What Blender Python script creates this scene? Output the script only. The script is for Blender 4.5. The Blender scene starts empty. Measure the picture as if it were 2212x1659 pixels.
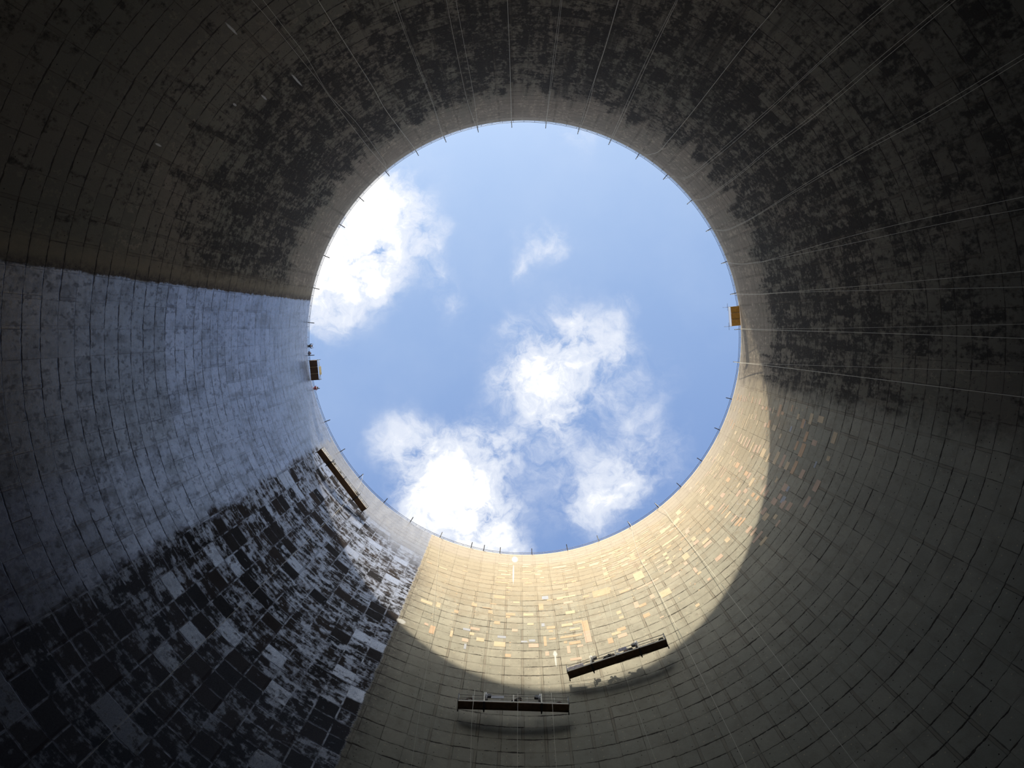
import bpy, bmesh, math, random
from mathutils import Vector, Matrix
R = math.radians
random.seed(7)
scene = bpy.context.scene
col = scene.collection

# ------------------------------------------------------------------ camera
F = 1661.0                       # focal length in pixels of the 2212x1659 frame
CAM_Z = 1.6
zc = Vector((13, 129.5, -F)).normalized()          # world up seen from the camera
xw = Vector((1, 0, 0)); xw = (xw - zc * xw.dot(zc)).normalized()
yw = zc.cross(xw)
cam_data = bpy.data.cameras.new('camera')
cam_data.sensor_fit = 'HORIZONTAL'
cam_data.sensor_width = 36.0
cam_data.lens = F / 2212 * 36.0
cam_data.clip_end = 2000
cam = bpy.data.objects.new('camera', cam_data)
col.objects.link(cam)
rot = Matrix((xw, yw, zc))
cam.matrix_world = Matrix.Translation((0, 0, CAM_Z)) @ rot.to_4x4()
scene.camera = cam

def ray(px, py):
    d = Vector((px - 1106, -(py - 829.5), -F))
    return Vector((d.dot(xw), d.dot(yw), d.dot(zc)))
def tan2(px, py):
    d = ray(px, py); return d.x / d.z, d.y / d.z
def at_z(px, py, z):
    a, b = tan2(px, py); h = z - CAM_Z
    return Vector((a * h, b * h, z))

# ------------------------------------------------------------------ tower geometry
AX, AY = .762, 2.45
RIM_Z, THROAT_Z, THROAT_R, C2 = 104.6, 88.0, 28.407, .12359
LIFT, NPAN = 1.52, 104
def rad(z): return math.sqrt(THROAT_R ** 2 + C2 * (z - THROAT_Z) ** 2)
def wall_pt(phi, z, off=0.0):
    r = rad(z) - off
    return Vector((AX + r * math.cos(phi), AY + r * math.sin(phi), z))
def hit_r(px, py, rfun):
    """first point on the ray where its distance from the tower axis reaches rfun(z)"""
    a, b = tan2(px, py)
    lo, hi = 5.0, None
    h = 8.0
    while h < 104.5:
        x, y = a * h - AX, b * h - AY
        if math.hypot(x, y) > rfun(h + CAM_Z):
            hi = h; break
        lo = h; h += .5
    if hi is None: return None
    for _ in range(30):
        m = (lo + hi) / 2
        if math.hypot(a * m - AX, b * m - AY) > rfun(m + CAM_Z): hi = m
        else: lo = m
    return Vector((a * lo, b * lo, lo + CAM_Z))
def phi_of(p): return math.atan2(p.y - AY, p.x - AX) % (2 * math.pi)
def wall_hit(px, py): return hit_r(px, py, rad)

# ------------------------------------------------------------------ node helper
class N:
    def __init__(s, tree): s.t = tree; s.n = tree.nodes; s.l = tree.links
    def _set(s, sock, v):
        if isinstance(v, bpy.types.NodeSocket): s.l.new(v, sock)
        elif v is not None:
            if hasattr(sock.default_value, '__len__') and not hasattr(v, '__len__'): v = (v,) * len(sock.default_value)
            if hasattr(sock.default_value, '__len__') and len(sock.default_value) == 4 and len(v) == 3: v = (*v, 1)
            sock.default_value = v
    def m(s, op, a, b=None, c=None, clamp=False):
        k = s.n.new('ShaderNodeMath'); k.operation = op; k.use_clamp = clamp
        for i, v in enumerate((a, b, c)):
            if v is not None: s._set(k.inputs[i], v)
        return k.outputs[0]
    def add(s, a, b): return s.m('ADD', a, b)
    def sub(s, a, b): return s.m('SUBTRACT', a, b)
    def mul(s, a, b): return s.m('MULTIPLY', a, b)
    def mx(s, a, b): return s.m('MAXIMUM', a, b)
    def mn(s, a, b): return s.m('MINIMUM', a, b)
    def inv(s, a): return s.m('SUBTRACT', 1.0, a, clamp=True)
    def v(s, op, a, b=None):
        k = s.n.new('ShaderNodeVectorMath'); k.operation = op
        s._set(k.inputs[0], a)
        if b is not None:
            s._set(k.inputs[3] if op == 'SCALE' else k.inputs[1], b)
        return k.outputs['Value'] if op in ('LENGTH', 'DISTANCE', 'DOT_PRODUCT') else k.outputs['Vector']
    def xyz(s, a):
        k = s.n.new('ShaderNodeSeparateXYZ'); s._set(k.inputs[0], a); return k.outputs
    def vec(s, x, y, z=0.0):
        k = s.n.new('ShaderNodeCombineXYZ')
        for i, q in enumerate((x, y, z)): s._set(k.inputs[i], q)
        return k.outputs[0]
    def step(s, a, lo, hi, smooth=True):
        k = s.n.new('ShaderNodeMapRange'); k.interpolation_type = 'SMOOTHSTEP' if smooth else 'LINEAR'; k.clamp = True
        s._set(k.inputs[0], a); s._set(k.inputs[1], lo); s._set(k.inputs[2], hi)
        return k.outputs[0]
    def rng(s, a, lo, hi, tlo, thi):
        k = s.n.new('ShaderNodeMapRange'); k.clamp = True
        for i, q in enumerate((a, lo, hi, tlo, thi)): s._set(k.inputs[i], q)
        return k.outputs[0]
    def noise(s, vec, scale, detail=5, rough=.55, color=False):
        k = s.n.new('ShaderNodeTexNoise'); s._set(k.inputs['Vector'], vec)
        k.inputs['Scale'].default_value = scale; k.inputs['Detail'].default_value = detail; k.inputs['Roughness'].default_value = rough
        return k.outputs['Color'] if color else k.outputs['Fac']
    def white(s, vec, color=False):
        k = s.n.new('ShaderNodeTexWhiteNoise'); k.noise_dimensions = '3D'; s._set(k.inputs['Vector'], vec)
        return k.outputs['Color'] if color else k.outputs['Value']
    def mix(s, f, a, b, mode='MIX'):
        k = s.n.new('ShaderNodeMix'); k.data_type = 'RGBA'; k.blend_type = mode; k.clamp_factor = True
        s._set(k.inputs['Factor'], f); s._set(k.inputs['A'], a); s._set(k.inputs['B'], b)
        return k.outputs['Result']
    def fmix(s, f, a, b):
        k = s.n.new('ShaderNodeMix'); k.data_type = 'FLOAT'; k.clamp_factor = True
        s._set(k.inputs[0], f); s._set(k.inputs[2], a); s._set(k.inputs[3], b)
        return k.outputs[0]

# ------------------------------------------------------------------ sun, sky, exposure
SUN_AZ, SUN_EL = R(259.8), R(33.3)
sun_dir = Vector((math.cos(SUN_EL) * math.cos(SUN_AZ), math.cos(SUN_EL) * math.sin(SUN_AZ), math.sin(SUN_EL)))
sd = bpy.data.lights.new('sun', 'SUN'); sd.energy = 6.0; sd.color = (1, .88, .68); sd.angle = R(.8)
so = bpy.data.objects.new('sun', sd); col.objects.link(so)
so.rotation_euler = sun_dir.to_track_quat('Z', 'Y').to_euler(); so.location = (0, 0, 150)
AUREOLE = 14.5

world = bpy.data.worlds.new('sky'); scene.world = world; world.use_nodes = True
wt = world.node_tree; wt.nodes.clear(); w = N(wt)
tc = wt.nodes.new('ShaderNodeTexCoord')
dirv = w.v('NORMALIZE', tc.outputs['Generated'])
dx, dy, dz = w.xyz(dirv)
dzc = w.mx(dz, .06)
p0 = w.vec(w.m('DIVIDE', dx, dzc), w.m('DIVIDE', dy, dzc), 0.0)     # point on a flat cloud deck overhead
warp = w.v('SCALE', w.v('SUBTRACT', w.noise(p0, 9.0, 4, .6, True), (.5, .5, .5)), .07)
warp2 = w.v('SCALE', w.v('SUBTRACT', w.noise(p0, 30.0, 4, .6, True), (.5, .5, .5)), .02)
pw = w.v('ADD', w.v('ADD', p0, warp), warp2)
pw = w.v('MULTIPLY', pw, (1, 1, 0))
clouds = [ # px, py, radius px, strength
    (745, 510, 88, 3.4), (798, 440, 52, 2.8), (722, 610, 56, 2.0), (698, 690, 38, .95), (785, 575, 48, 1.6), (812, 398, 26, 2.0),
    (880, 475, 42, .85), (925, 545, 32, .72), (945, 610, 28, .62), (968, 665, 26, .50), (890, 430, 34, .60),
    (962, 512, 18, .42), (1200, 505, 26, .62), (1165, 535, 30, .70), (1125, 580, 24, .62), (1215, 545, 18, .45), (1095, 520, 20, .3),
    (1375, 655, 22, .50), (1340, 690, 22, .28),
    (1150, 795, 52, 1.9), (1190, 850, 60, 1.25), (1200, 905, 40, 1.05), (1230, 735, 50, .95), (1300, 735, 50, .80), (1110, 715, 26, .55),
    (1345, 760, 40, .55), (1080, 830, 36, .65), (1240, 690, 26, .75), (1270, 830, 50, .55), (1340, 860, 60, .40), (1390, 930, 60, .36),
    (845, 955, 40, 1.05), (905, 940, 40, 1.0), (960, 985, 50, 1.1), (1040, 960, 55, .95), (1100, 970, 42, .60), (900, 1010, 40, .62),
    (950, 1060, 66, 1.7), (1000, 1110, 66, 1.9), (1050, 1160, 60, 1.7), (900, 1110, 40, 1.0), (1060, 1060, 50, .95), (1110, 1190, 30, .7),
    (1290, 1080, 62, .95), (1345, 1060, 52, .85), (1230, 1120, 50, .45), (1250, 990, 60, .40), (1180, 1000, 45, .42), (1440, 1020, 45, .40), (1350, 1000, 60, .35), (1470, 960, 40, .25),
    (1250, 285, 28, .42), (1240, 270, 60, .22), (900, 330, 70, .12), (1030, 640, 60, .12), (1210, 640, 50, .16), (1420, 800, 60, .2),
]
D = None
for (px, py, rr, st) in clouds:
    cx, cy = tan2(px, py); q = rr / F * 1.25
    d2 = w.v('DISTANCE', pw, (cx, cy, 0))
    g = w.m('POWER', math.e, w.mul(w.m('POWER', w.m('DIVIDE', d2, q), 2.0), -1.0))
    g = w.mul(g, st)
    D = g if D is None else w.add(D, g)
fb = w.noise(pw, 13.0, 8, .66)
fb2 = w.noise(w.v('ADD', pw, (3.1, 1.7, 0)), 45.0, 6, .6)
tex = w.add(w.mul(fb, 1.35), w.mul(fb2, .35))
dens = w.mul(D, w.rng(tex, .62, 1.15, .02, 1.75))
dens1 = w.mul(w.step(dens, .0, 1.35), .97)
core = w.step(dens, 1.2, 2.6)
# clear blue: a little paler towards the sun side of the sky and towards the horizon
sunside = w.v('DOT_PRODUCT', dirv, tuple(Vector((math.cos(SUN_AZ), math.sin(SUN_AZ), 0))))
blue = w.mix(w.rng(sunside, -.22, .30, 0.0, 1.0), (.222, .355, .670), (.375, .555, .865))
pale = w.rng(dz, .3, .93, 1.0, 0.0)
skycol = w.mix(pale, blue, (.80, .90, 1.02))
ccol = w.mix(core, (.76, .82, .95), (1.15, 1.15, 1.15))
veil = w.mul(w.rng(w.noise(p0, 3.2, 5, .6), .48, .72, 0, 1), .16)
skycol = w.mix(veil, skycol, (.60, .72, .92))
vis = w.mix(dens1, skycol, ccol)
# bright haze around the sun
cosang = w.v('DOT_PRODUCT', dirv, tuple(sun_dir))
ang = w.m('ARCCOSINE', w.mn(cosang, .99999))
aur = w.mul(w.m('POWER', math.e, w.mul(ang, -1 / R(9.5))), AUREOLE)
aurc = w.v('SCALE', (1.0, .95, .86), aur)
total = w.v('ADD', vis, aurc)
ground_f = w.step(dz, -.02, .02)
total = w.mix(ground_f, (.16, .15, .12), total)
bg = wt.nodes.new('ShaderNodeBackground'); wt.links.new(total, bg.inputs['Color']); bg.inputs['Strength'].default_value = 1.0
wo = wt.nodes.new('ShaderNodeOutputWorld'); wt.links.new(bg.outputs[0], wo.inputs[0])
world.cycles.sampling_method = 'MANUAL'; world.cycles.sample_map_resolution = 1024

scene.view_settings.view_transform = 'Standard'
scene.view_settings.look = 'None'
scene.view_settings.exposure = 0.0
scene.view_settings.gamma = 1.0
scene.cycles.use_adaptive_sampling = True; scene.cycles.adaptive_threshold = .07
scene.cycles.max_bounces = 6; scene.cycles.glossy_bounces = 2; scene.cycles.diffuse_bounces = 4
scene.view_settings.use_curve_mapping = False

# ------------------------------------------------------------------ helpers
def mat(name, base, rough=.6, metal=0.0, var=.12, scale=6.0, spec=.4):
    m = bpy.data.materials.new(name); m.use_nodes = True
    t = m.node_tree; t.nodes.clear(); n = N(t)
    c = t.nodes.new('ShaderNodeTexCoord').outputs['Object']
    nz = n.noise(c, scale, 5, .6)
    f = n.rng(nz, .3, .7, 0, 1)
    colr = n.mix(f, tuple(max(0, b * (1 - var)) for b in base), tuple(min(1, b * (1 + var)) for b in base))
    b = t.nodes.new('ShaderNodeBsdfPrincipled'); t.links.new(colr, b.inputs['Base Color'])
    b.inputs['Roughness'].default_value = rough; b.inputs['Metallic'].default_value = metal
    b.inputs['Specular IOR Level'].default_value = spec
    o = t.nodes.new('ShaderNodeOutputMaterial'); t.links.new(b.outputs[0], o.inputs[0])
    return m
def link_mesh(name, bm, m, parent=None, smooth=False):
    me = bpy.data.meshes.new(name); bm.normal_update(); bm.to_mesh(me); bm.free()
    for mm in (m if isinstance(m, (list, tuple)) else [m]): me.materials.append(mm)
    if smooth:
        for p in me.polygons: p.use_smooth = True
    o = bpy.data.objects.new(name, me); col.objects.link(o)
    if parent: o.parent = parent
    return o
def empty(name, loc=(0, 0, 0), rz=0.0):
    o = bpy.data.objects.new(name, None); col.objects.link(o)
    o.empty_display_size = .2; o.location = loc; o.rotation_euler = (0, 0, rz); return o
def tag(o, label=None, cat=None, group=None, kind=None):
    if label: o['label'] = label
    if cat: o['category'] = cat
    if group: o['group'] = group
    if kind: o['kind'] = kind
    return o
def box(bm, c, s, rotm=None, mi=0, bev=0.0):
    r = bmesh.ops.create_cube(bm, size=1.0)
    vs = r['verts']
    M = Matrix.Translation(c) @ (rotm.to_4x4() if rotm else Matrix.Identity(4)) @ Matrix.Diagonal((*s, 1))
    bmesh.ops.transform(bm, matrix=M, verts=vs)
    fs = {f for v in vs for f in v.link_faces}
    for f in fs: f.material_index = mi
    if bev:
        es = {e for v in vs for e in v.link_edges}
        bmesh.ops.bevel(bm, geom=list(es), offset=bev, segments=2, affect='EDGES', profile=.5)
def tube(bm, pts, r, seg=8, mi=0, cap=True):
    pts = [Vector(p) for p in pts]
    rings = []
    prev = None
    for i, p in enumerate(pts):
        d = (pts[min(i + 1, len(pts) - 1)] - pts[max(i - 1, 0)]).normalized()
        if prev is None:
            a = Vector((0, 0, 1)) if abs(d.z) < .9 else Vector((1, 0, 0))
            u = d.cross(a).normalized()
        else:
            u = (prev - d * prev.dot(d)).normalized()
        prev = u; v2 = d.cross(u)
        rr = r[i] if isinstance(r, (list, tuple)) else r
        rings.append([bm.verts.new(p + (u * math.cos(2 * math.pi * k / seg) + v2 * math.sin(2 * math.pi * k / seg)) * rr) for k in range(seg)])
    for a, b in zip(rings, rings[1:]):
        for k in range(seg):
            f = bm.faces.new((a[k], a[(k + 1) % seg], b[(k + 1) % seg], b[k])); f.material_index = mi; f.smooth = True
    if cap:
        for q, rev in ((rings[0], True), (rings[-1], False)):
            f = bm.faces.new(q[::-1] if rev else q); f.material_index = mi
def disc(bm, c, axis, r, w, seg=24, mi=0):
    axis = Vector(axis).normalized(); c = Vector(c)
    tube(bm, [c - axis * w / 2, c - axis * w / 2 * .98, c + axis * w / 2 * .98, c + axis * w / 2], [r * .9, r, r, r * .9], seg, mi)
def newbm(): return bmesh.new()
def dup(root, loc, rz=None, label=None, group=None, name=None):
    def cp(o, parent):
        c = o.copy(); col.objects.link(c)
        if parent: c.parent = parent
        for ch in list(o.children): cp(ch, c)
        return c
    r = cp(root, None)
    r.location = loc
    if rz is not None: r.rotation_euler = (0, 0, rz)
    if label: r['label'] = label
    if group: r['group'] = group
    return r

# ------------------------------------------------------------------ concrete of the tower shell
# pale streaks on the dark side, chalky runs lower down: px, py, tangential, radial
GRIME = [(376, 1004, 1.0, 1.5)]
STREAK_SPLASH = [(501,63,.09,1.0),(641,173,.09,1.3),(570,210,.08,.6),(507,226,.09,.3),(342,313,.08,.4),(1112,1208,.42,1.6),(1109,1240,.10,4.2),(1199,1412,.20,.6),(1200,1424,.09,1.3),(867,1342,.45,.5)]

def wall_material():
    m = bpy.data.materials.new('shell_concrete'); m.use_nodes = True
    t = m.node_tree; t.nodes.clear(); n = N(t)
    pos = t.nodes.new('ShaderNodeTexCoord').outputs['Object']
    uv = t.nodes.new('ShaderNodeUVMap'); uv.uv_map = 'UVMap'
    u0, v0, _ = n.xyz(uv.outputs[0])              # u: angle in degrees, v: height in metres
    streak = n.v('MULTIPLY', pos, (1, 1, .14))
    # noises
    big = n.noise(pos, .10, 3, .5)
    mid = n.noise(pos, .55, 6, .62)
    fine = n.noise(pos, 2.6, 5, .65)
    vfine = n.noise(pos, 11.0, 3, .6)
    st = n.noise(streak, 1.1, 6, .62)
    st2 = n.noise(n.v('MULTIPLY', pos, (1, 1, .05)), .45, 5, .6)
    jag = n.sub(n.noise(pos, 1.3, 4, .6), .5)
    huv = n.vec(n.mul(u0, .52 * .55), n.mul(v0, 1.5), 0.0)
    nh = n.noise(huv, 1.15, 6, .68)
    nh2 = n.noise(n.vec(n.mul(u0, .52 * 1.1), n.mul(v0, .8), 7.0), 2.2, 5, .68)
    # formwork grid
    cu0 = n.mul(n.sub(u0, .45), NPAN / 360.0)
    colid = n.m('FLOOR', cu0)
    colrand = n.white(n.vec(colid, 3.0, 7.0))
    cu = n.add(cu0, n.mul(jag, .03))
    cv = n.add(n.m('DIVIDE', n.sub(v0, .35), LIFT), n.add(n.mul(jag, .13), n.mul(n.sub(colrand, .5), .05)))
    rowid = n.m('FLOOR', cv)
    fu = n.m('FRACT', cu); fv = n.m('FRACT', cv)
    iscol = n.white(n.vec(colid, rowid, 1.0))                       # per panel
    iscol2 = n.white(n.vec(colid, rowid, 5.0))
    rowrand = n.white(n.vec(rowid, 9.0, 2.0))
    strip = n.mul(n.step(fu, .0, .004), n.inv(n.step(fu, .115, .13)))  # narrow closure strip beside each joint
    stripon = n.m('GREATER_THAN', colrand, .35)
    strip = n.mul(strip, stripon)
    # distance to joints, in metres
    du = n.mul(n.mn(fu, n.sub(1.0, fu)), 1.85)
    du2 = n.mul(n.m('ABSOLUTE', n.sub(fu, .125)), 1.85)
    dv = n.mul(n.mn(fv, n.sub(1.0, fv)), LIFT)
    jn = n.noise(pos, .9, 4, .7)
    thick = n.rng(jn, .38, .66, .0, 1.0)
    hseg = n.white(n.vec(n.m('FLOOR', n.m('MULTIPLY', cu0, .5)), n.m('FLOOR', n.add(cv, .5)), 11.0))
    hw = n.add(n.mul(n.mul(thick, n.rng(hseg, .1, .8, .35, 1.0)), .105), .014)
    hline = n.inv(n.step(dv, n.mul(hw, .5), hw))
    hline = n.mul(hline, n.rng(hseg, .0, .30, .45, 1.0))
    vseg = n.white(n.vec(n.m('FLOOR', n.add(cu0, .5)), rowid, 13.0))
    vw = n.add(n.mul(thick, .05), .009)
    vline = n.mul(n.inv(n.step(du, n.mul(vw, .5), vw)), n.rng(vseg, .1, 1.0, .15, .8))
    vline2 = n.mul(n.mul(n.inv(n.step(du2, .008, .03)), stripon), n.rng(iscol2, .2, .9, .0, .7))
    joint = n.mx(hline, n.mx(vline, vline2))
    # grouting shadow-free dirt spreading from the joints
    jdirt = n.mul(n.inv(n.step(dv, .0, .28)), n.rng(fine, .42, .62, 0, 1))
    # tie holes: two per panel
    tu = n.m('FRACT', n.m('MULTIPLY', cu, 2.0)); tv = n.m('FRACT', n.m('MULTIPLY', cv, 2.0))
    dth = n.m('POWER', n.add(n.m('POWER', n.mul(n.sub(tu, .5), .9), 2.0), n.m('POWER', n.mul(n.sub(tv, .5), .76), 2.0)), .5)
    thon = n.white(n.vec(n.m('FLOOR', n.m('MULTIPLY', cu, 2.0)), n.m('FLOOR', n.m('MULTIPLY', cv, 2.0)), 4.0))
    hole = n.mul(n.inv(n.step(dth, .025, .05)), n.m('GREATER_THAN', thon, .72))
    plug = n.mul(n.inv(n.step(dth, .03, .06)), n.m('LESS_THAN', thon, .30))
    # ---------------- zones round the tower (degrees clockwise in plan)
    ue = n.add(u0, n.add(n.mul(jag, 1.1), n.mul(n.sub(vfine, .5), .9)))
    coat = n.mul(n.step(ue, 115.35, 115.65), n.inv(n.step(ue, 190.95, 191.25)))
    mott_a = n.inv(n.step(n.add(u0, n.add(n.mul(jag, 4.0), n.mul(n.sub(iscol, .5), 1.5))), 152.5, 154.3))
    jl = n.mul(n.sub(st, .5), 3.0)
    # line up to which the shell has been washed: level at the cradle, dropping towards 115 degrees
    wline = n.rng(u0, 118.0, 134.0, 97.5, 95.2)
    mott_v = n.inv(n.step(n.add(v0, n.mul(jl, n.rng(u0, 130.0, 146.0, 3.0, .8))), n.sub(wline, n.rng(u0, 120, 136, 15.0, .4)), n.add(wline, n.rng(u0, 120, 140, 1.5, .4))))
    mott = n.mul(n.mul(mott_a, mott_v), coat)
    un = n.add(u0, n.mul(n.sub(mid, .5), 12.0))
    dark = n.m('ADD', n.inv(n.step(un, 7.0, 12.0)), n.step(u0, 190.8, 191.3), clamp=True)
    # ---------------- fresh, repaired concrete (right and bottom)
    a1 = n.mix(n.rng(iscol, 0, 1, 0, 1), (.36, .345, .285), (.435, .41, .335))
    a1 = n.mix(n.rng(big, .35, .65, 0, 1), n.mix(.45, a1, (.30, .305, .255)), a1)
    a1 = n.mix(n.mul(n.rng(mid, .44, .64, 0, 1), .6), a1, (.265, .25, .205))
    a1 = n.mix(n.mul(n.mul(n.rng(nh2, .52, .66, 0, 1), n.rng(st, .45, .6, 0, 1)), .45), a1, (.17, .155, .125))
    a1 = n.mix(n.mul(n.rng(fine, .5, .75, 0, 1), .35), a1, (.44, .41, .33))
    a1 = n.mix(n.mul(strip, n.rng(iscol2, .0, 1, .1, .6)), a1, (.235, .20, .155))
    a1 = n.mix(n.mul(n.rng(st, .52, .75, 0, 1), .3), a1, (.22, .20, .16))
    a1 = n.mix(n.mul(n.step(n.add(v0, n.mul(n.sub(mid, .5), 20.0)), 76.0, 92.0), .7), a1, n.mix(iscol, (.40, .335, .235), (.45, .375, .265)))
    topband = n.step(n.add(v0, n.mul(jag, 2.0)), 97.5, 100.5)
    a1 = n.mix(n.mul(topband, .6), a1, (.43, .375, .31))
    rough_low = n.mul(n.inv(n.step(v0, 60, 80)), .30)
    a1 = n.mix(rough_low, a1, (.25, .255, .225))
    # ---------------- blackened old concrete (top half of the picture)
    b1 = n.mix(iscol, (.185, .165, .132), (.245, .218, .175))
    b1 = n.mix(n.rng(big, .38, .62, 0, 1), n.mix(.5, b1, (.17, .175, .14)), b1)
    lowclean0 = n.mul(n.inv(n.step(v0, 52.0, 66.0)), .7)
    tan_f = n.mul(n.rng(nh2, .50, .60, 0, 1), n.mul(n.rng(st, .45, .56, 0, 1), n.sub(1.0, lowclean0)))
    b1 = n.mix(n.mul(n.inv(n.step(n.add(v0, n.mul(n.sub(mid, .5), 30.0)), 48.0, 66.0)), .45), b1, (.09, .088, .078))  # light falloff painted in: lower old concrete made darker
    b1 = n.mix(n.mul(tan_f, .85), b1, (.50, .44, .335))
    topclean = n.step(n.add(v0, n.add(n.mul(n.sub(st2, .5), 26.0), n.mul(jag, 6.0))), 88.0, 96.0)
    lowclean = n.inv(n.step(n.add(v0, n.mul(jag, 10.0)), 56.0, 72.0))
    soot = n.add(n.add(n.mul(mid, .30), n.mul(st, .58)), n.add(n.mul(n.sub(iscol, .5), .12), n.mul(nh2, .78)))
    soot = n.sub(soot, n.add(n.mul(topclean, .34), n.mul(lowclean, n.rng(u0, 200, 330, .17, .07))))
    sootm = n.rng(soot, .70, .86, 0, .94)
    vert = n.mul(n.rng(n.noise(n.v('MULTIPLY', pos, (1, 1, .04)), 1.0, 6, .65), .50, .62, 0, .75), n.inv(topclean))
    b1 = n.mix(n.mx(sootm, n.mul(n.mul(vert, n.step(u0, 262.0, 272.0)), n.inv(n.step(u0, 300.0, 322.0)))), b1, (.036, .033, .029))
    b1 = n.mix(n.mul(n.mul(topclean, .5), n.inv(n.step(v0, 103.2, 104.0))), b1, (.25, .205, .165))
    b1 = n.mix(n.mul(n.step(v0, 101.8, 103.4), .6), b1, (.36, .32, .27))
    b1 = n.mix(n.mul(n.mul(strip, .5), n.rng(iscol2, 0, 1, 0, 1)), b1, (.11, .095, .075))
    # brown clean band just above the coated sector
    edgeb = n.mul(n.inv(n.step(n.add(u0, n.mul(jag, 5.0)), 192.0, 196.5)), n.step(u0, 191.0, 191.4))
    b1 = n.mix(n.mul(edgeb, .75), b1, (.25, .215, .155))
    # ---------------- coated sector (left)
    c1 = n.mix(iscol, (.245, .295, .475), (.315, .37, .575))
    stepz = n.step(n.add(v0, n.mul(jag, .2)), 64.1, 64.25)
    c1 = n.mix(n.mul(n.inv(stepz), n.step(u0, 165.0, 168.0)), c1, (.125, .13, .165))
    c1 = n.mix(n.mul(n.inv(n.step(n.add(v0, n.mul(jag, 6.0)), 44.0, 60.0)), .55), c1, (.08, .08, .095))  # coat colour dimmed downwards to stand in for fading light
    blot = n.rng(n.add(n.mul(n.fmix(.5, mid, nh), .6), n.mul(n.add(st, n.mul(n.sub(iscol2, .5), .16)), .4)), .47, .60, 0, .75)
    c1 = n.mix(blot, c1, (.13, .14, .17))
    c1 = n.mix(n.mul(n.rng(nh2, .54, .66, 0, 1), .65), c1, (.07, .07, .08))
    c1 = n.mix(n.mul(strip, n.rng(iscol2, .2, .8, 0, .55)), c1, (.08, .075, .10))
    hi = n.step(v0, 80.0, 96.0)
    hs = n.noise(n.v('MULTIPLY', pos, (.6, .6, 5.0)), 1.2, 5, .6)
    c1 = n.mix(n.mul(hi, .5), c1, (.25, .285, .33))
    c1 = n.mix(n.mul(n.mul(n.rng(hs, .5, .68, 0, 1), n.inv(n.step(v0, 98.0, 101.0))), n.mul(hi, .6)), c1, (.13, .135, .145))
    # bare black-brown panels with ragged remains of the coat
    full = n.sub(n.mul(n.m('LESS_THAN', iscol, .10), .12), n.mul(n.m('GREATER_THAN', iscol, .80), .13))
    mm = n.add(n.add(n.mul(nh, .60), n.mul(nh2, .40)), n.add(full, n.add(n.mul(n.sub(mid, .5), .35), n.mul(n.sub(st, .5), .30))))
    mm = n.sub(mm, n.rng(v0, 50, 72, .035, .0))
    white_f = n.rng(mm, .455, .575, 0, 1)
    blackc = n.mix(iscol2, (.014, .014, .017), (.038, .030, .028))
    whitec = n.mix(n.rng(vfine, .35, .65, 0, 1), (.24, .275, .375), (.44, .49, .62))
    lowshade = n.inv(n.step(v0, 48, 62))  # painted brightness falloff for the coat remains low on the shell
    whitec = n.mix(n.mul(lowshade, .6), whitec, (.09, .10, .125))
    mcol = n.mix(n.mx(white_f, n.mul(lowshade, .22)), blackc, whitec)
    edgew = n.mul(n.inv(n.step(n.add(n.mn(dv, du), n.mul(n.sub(fine, .5), .10)), .02, .10)), n.rng(jn, .42, .58, 0, .9))
    mcol = n.mix(edgew, mcol, (.30, .335, .43))
    mcol = n.mix(n.mul(strip, n.rng(iscol2, .4, .7, 0, .75)), mcol, (.04, .035, .04))
    washed = n.mul(n.mul(n.inv(mott_v), mott_a), coat)
    c1 = n.mix(n.mul(washed, .9), c1, n.mix(n.rng(st, .4, .65, 0, 1), (.34, .335, .335), (.27, .265, .27)))
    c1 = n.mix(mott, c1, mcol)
    # ---------------- combine
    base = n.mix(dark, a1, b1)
    edge_soil = n.mul(n.mul(n.step(u0, 111.0, 115.4), n.inv(coat)), n.mul(n.inv(n.step(v0, 84, 98)), n.inv(n.step(u0, 115.7, 116))))
    base = n.mix(n.mul(edge_soil, n.rng(fine, .35, .65, .1, .75)), base, (.10, .09, .085))
    edge2 = n.mul(n.inv(n.step(u0, 191.3, 193.0)), n.step(u0, 190.9, 191.2))
    base = n.mix(n.mul(edge2, n.rng(fine, .35, .6, .2, .85)), base, (.06, .052, .055))
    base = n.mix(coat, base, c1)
    jcol = n.mix(coat, (.045, .038, .032), (.055, .055, .075))
    jl_amt = n.mul(joint, n.fmix(mott, .95, .55))
    jl_amt = n.mul(jl_amt, n.rng(v0, 84, 100, 1.0, .30))
    base = n.mix(n.mul(jdirt, .30), base, n.mix(.5, base, (.05, .04, .035)))
    base = n.mix(jl_amt, base, jcol)
    base = n.mix(n.mul(hole, n.inv(mott)), base, (.03, .028, .025))
    base = n.mix(n.mul(n.mul(plug, n.inv(n.mx(dark, coat))), .75), base, (.62, .50, .36))
    spk = n.noise(pos, 5.5, 3, .5)
    lime = n.mul(n.rng(spk, .735, .76, 0, 1), n.inv(n.mx(dark, coat)))
    base = n.mix(n.mul(lime, .8), base, (.62, .60, .56))
    rgn = n.mul(n.mul(n.step(u0, 20, 24), n.inv(n.step(u0, 38, 44))), n.mul(n.step(v0, 75, 79), n.inv(n.step(v0, 88, 92))))
    base = n.mix(n.mul(n.mul(n.rng(n.noise(pos, 3.6, 6, .7), .585, .62, 0, 1), n.rng(mid, .45, .6, 0, 1)), n.mul(rgn, .8)), base, (.55, .55, .62))
    base = n.mix(n.mul(n.rng(vfine, .35, .7, 0, 1), .25), base, n.mix(1.0, base, (.75, .73, .72), 'MULTIPLY'))
    # individual pale streaks, chalk splashes and dark stains, each with its own place on the shell
    wx = n.mul(n.sub(fine, .5), .55); wy = n.mul(n.sub(mid, .5), .9)
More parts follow.
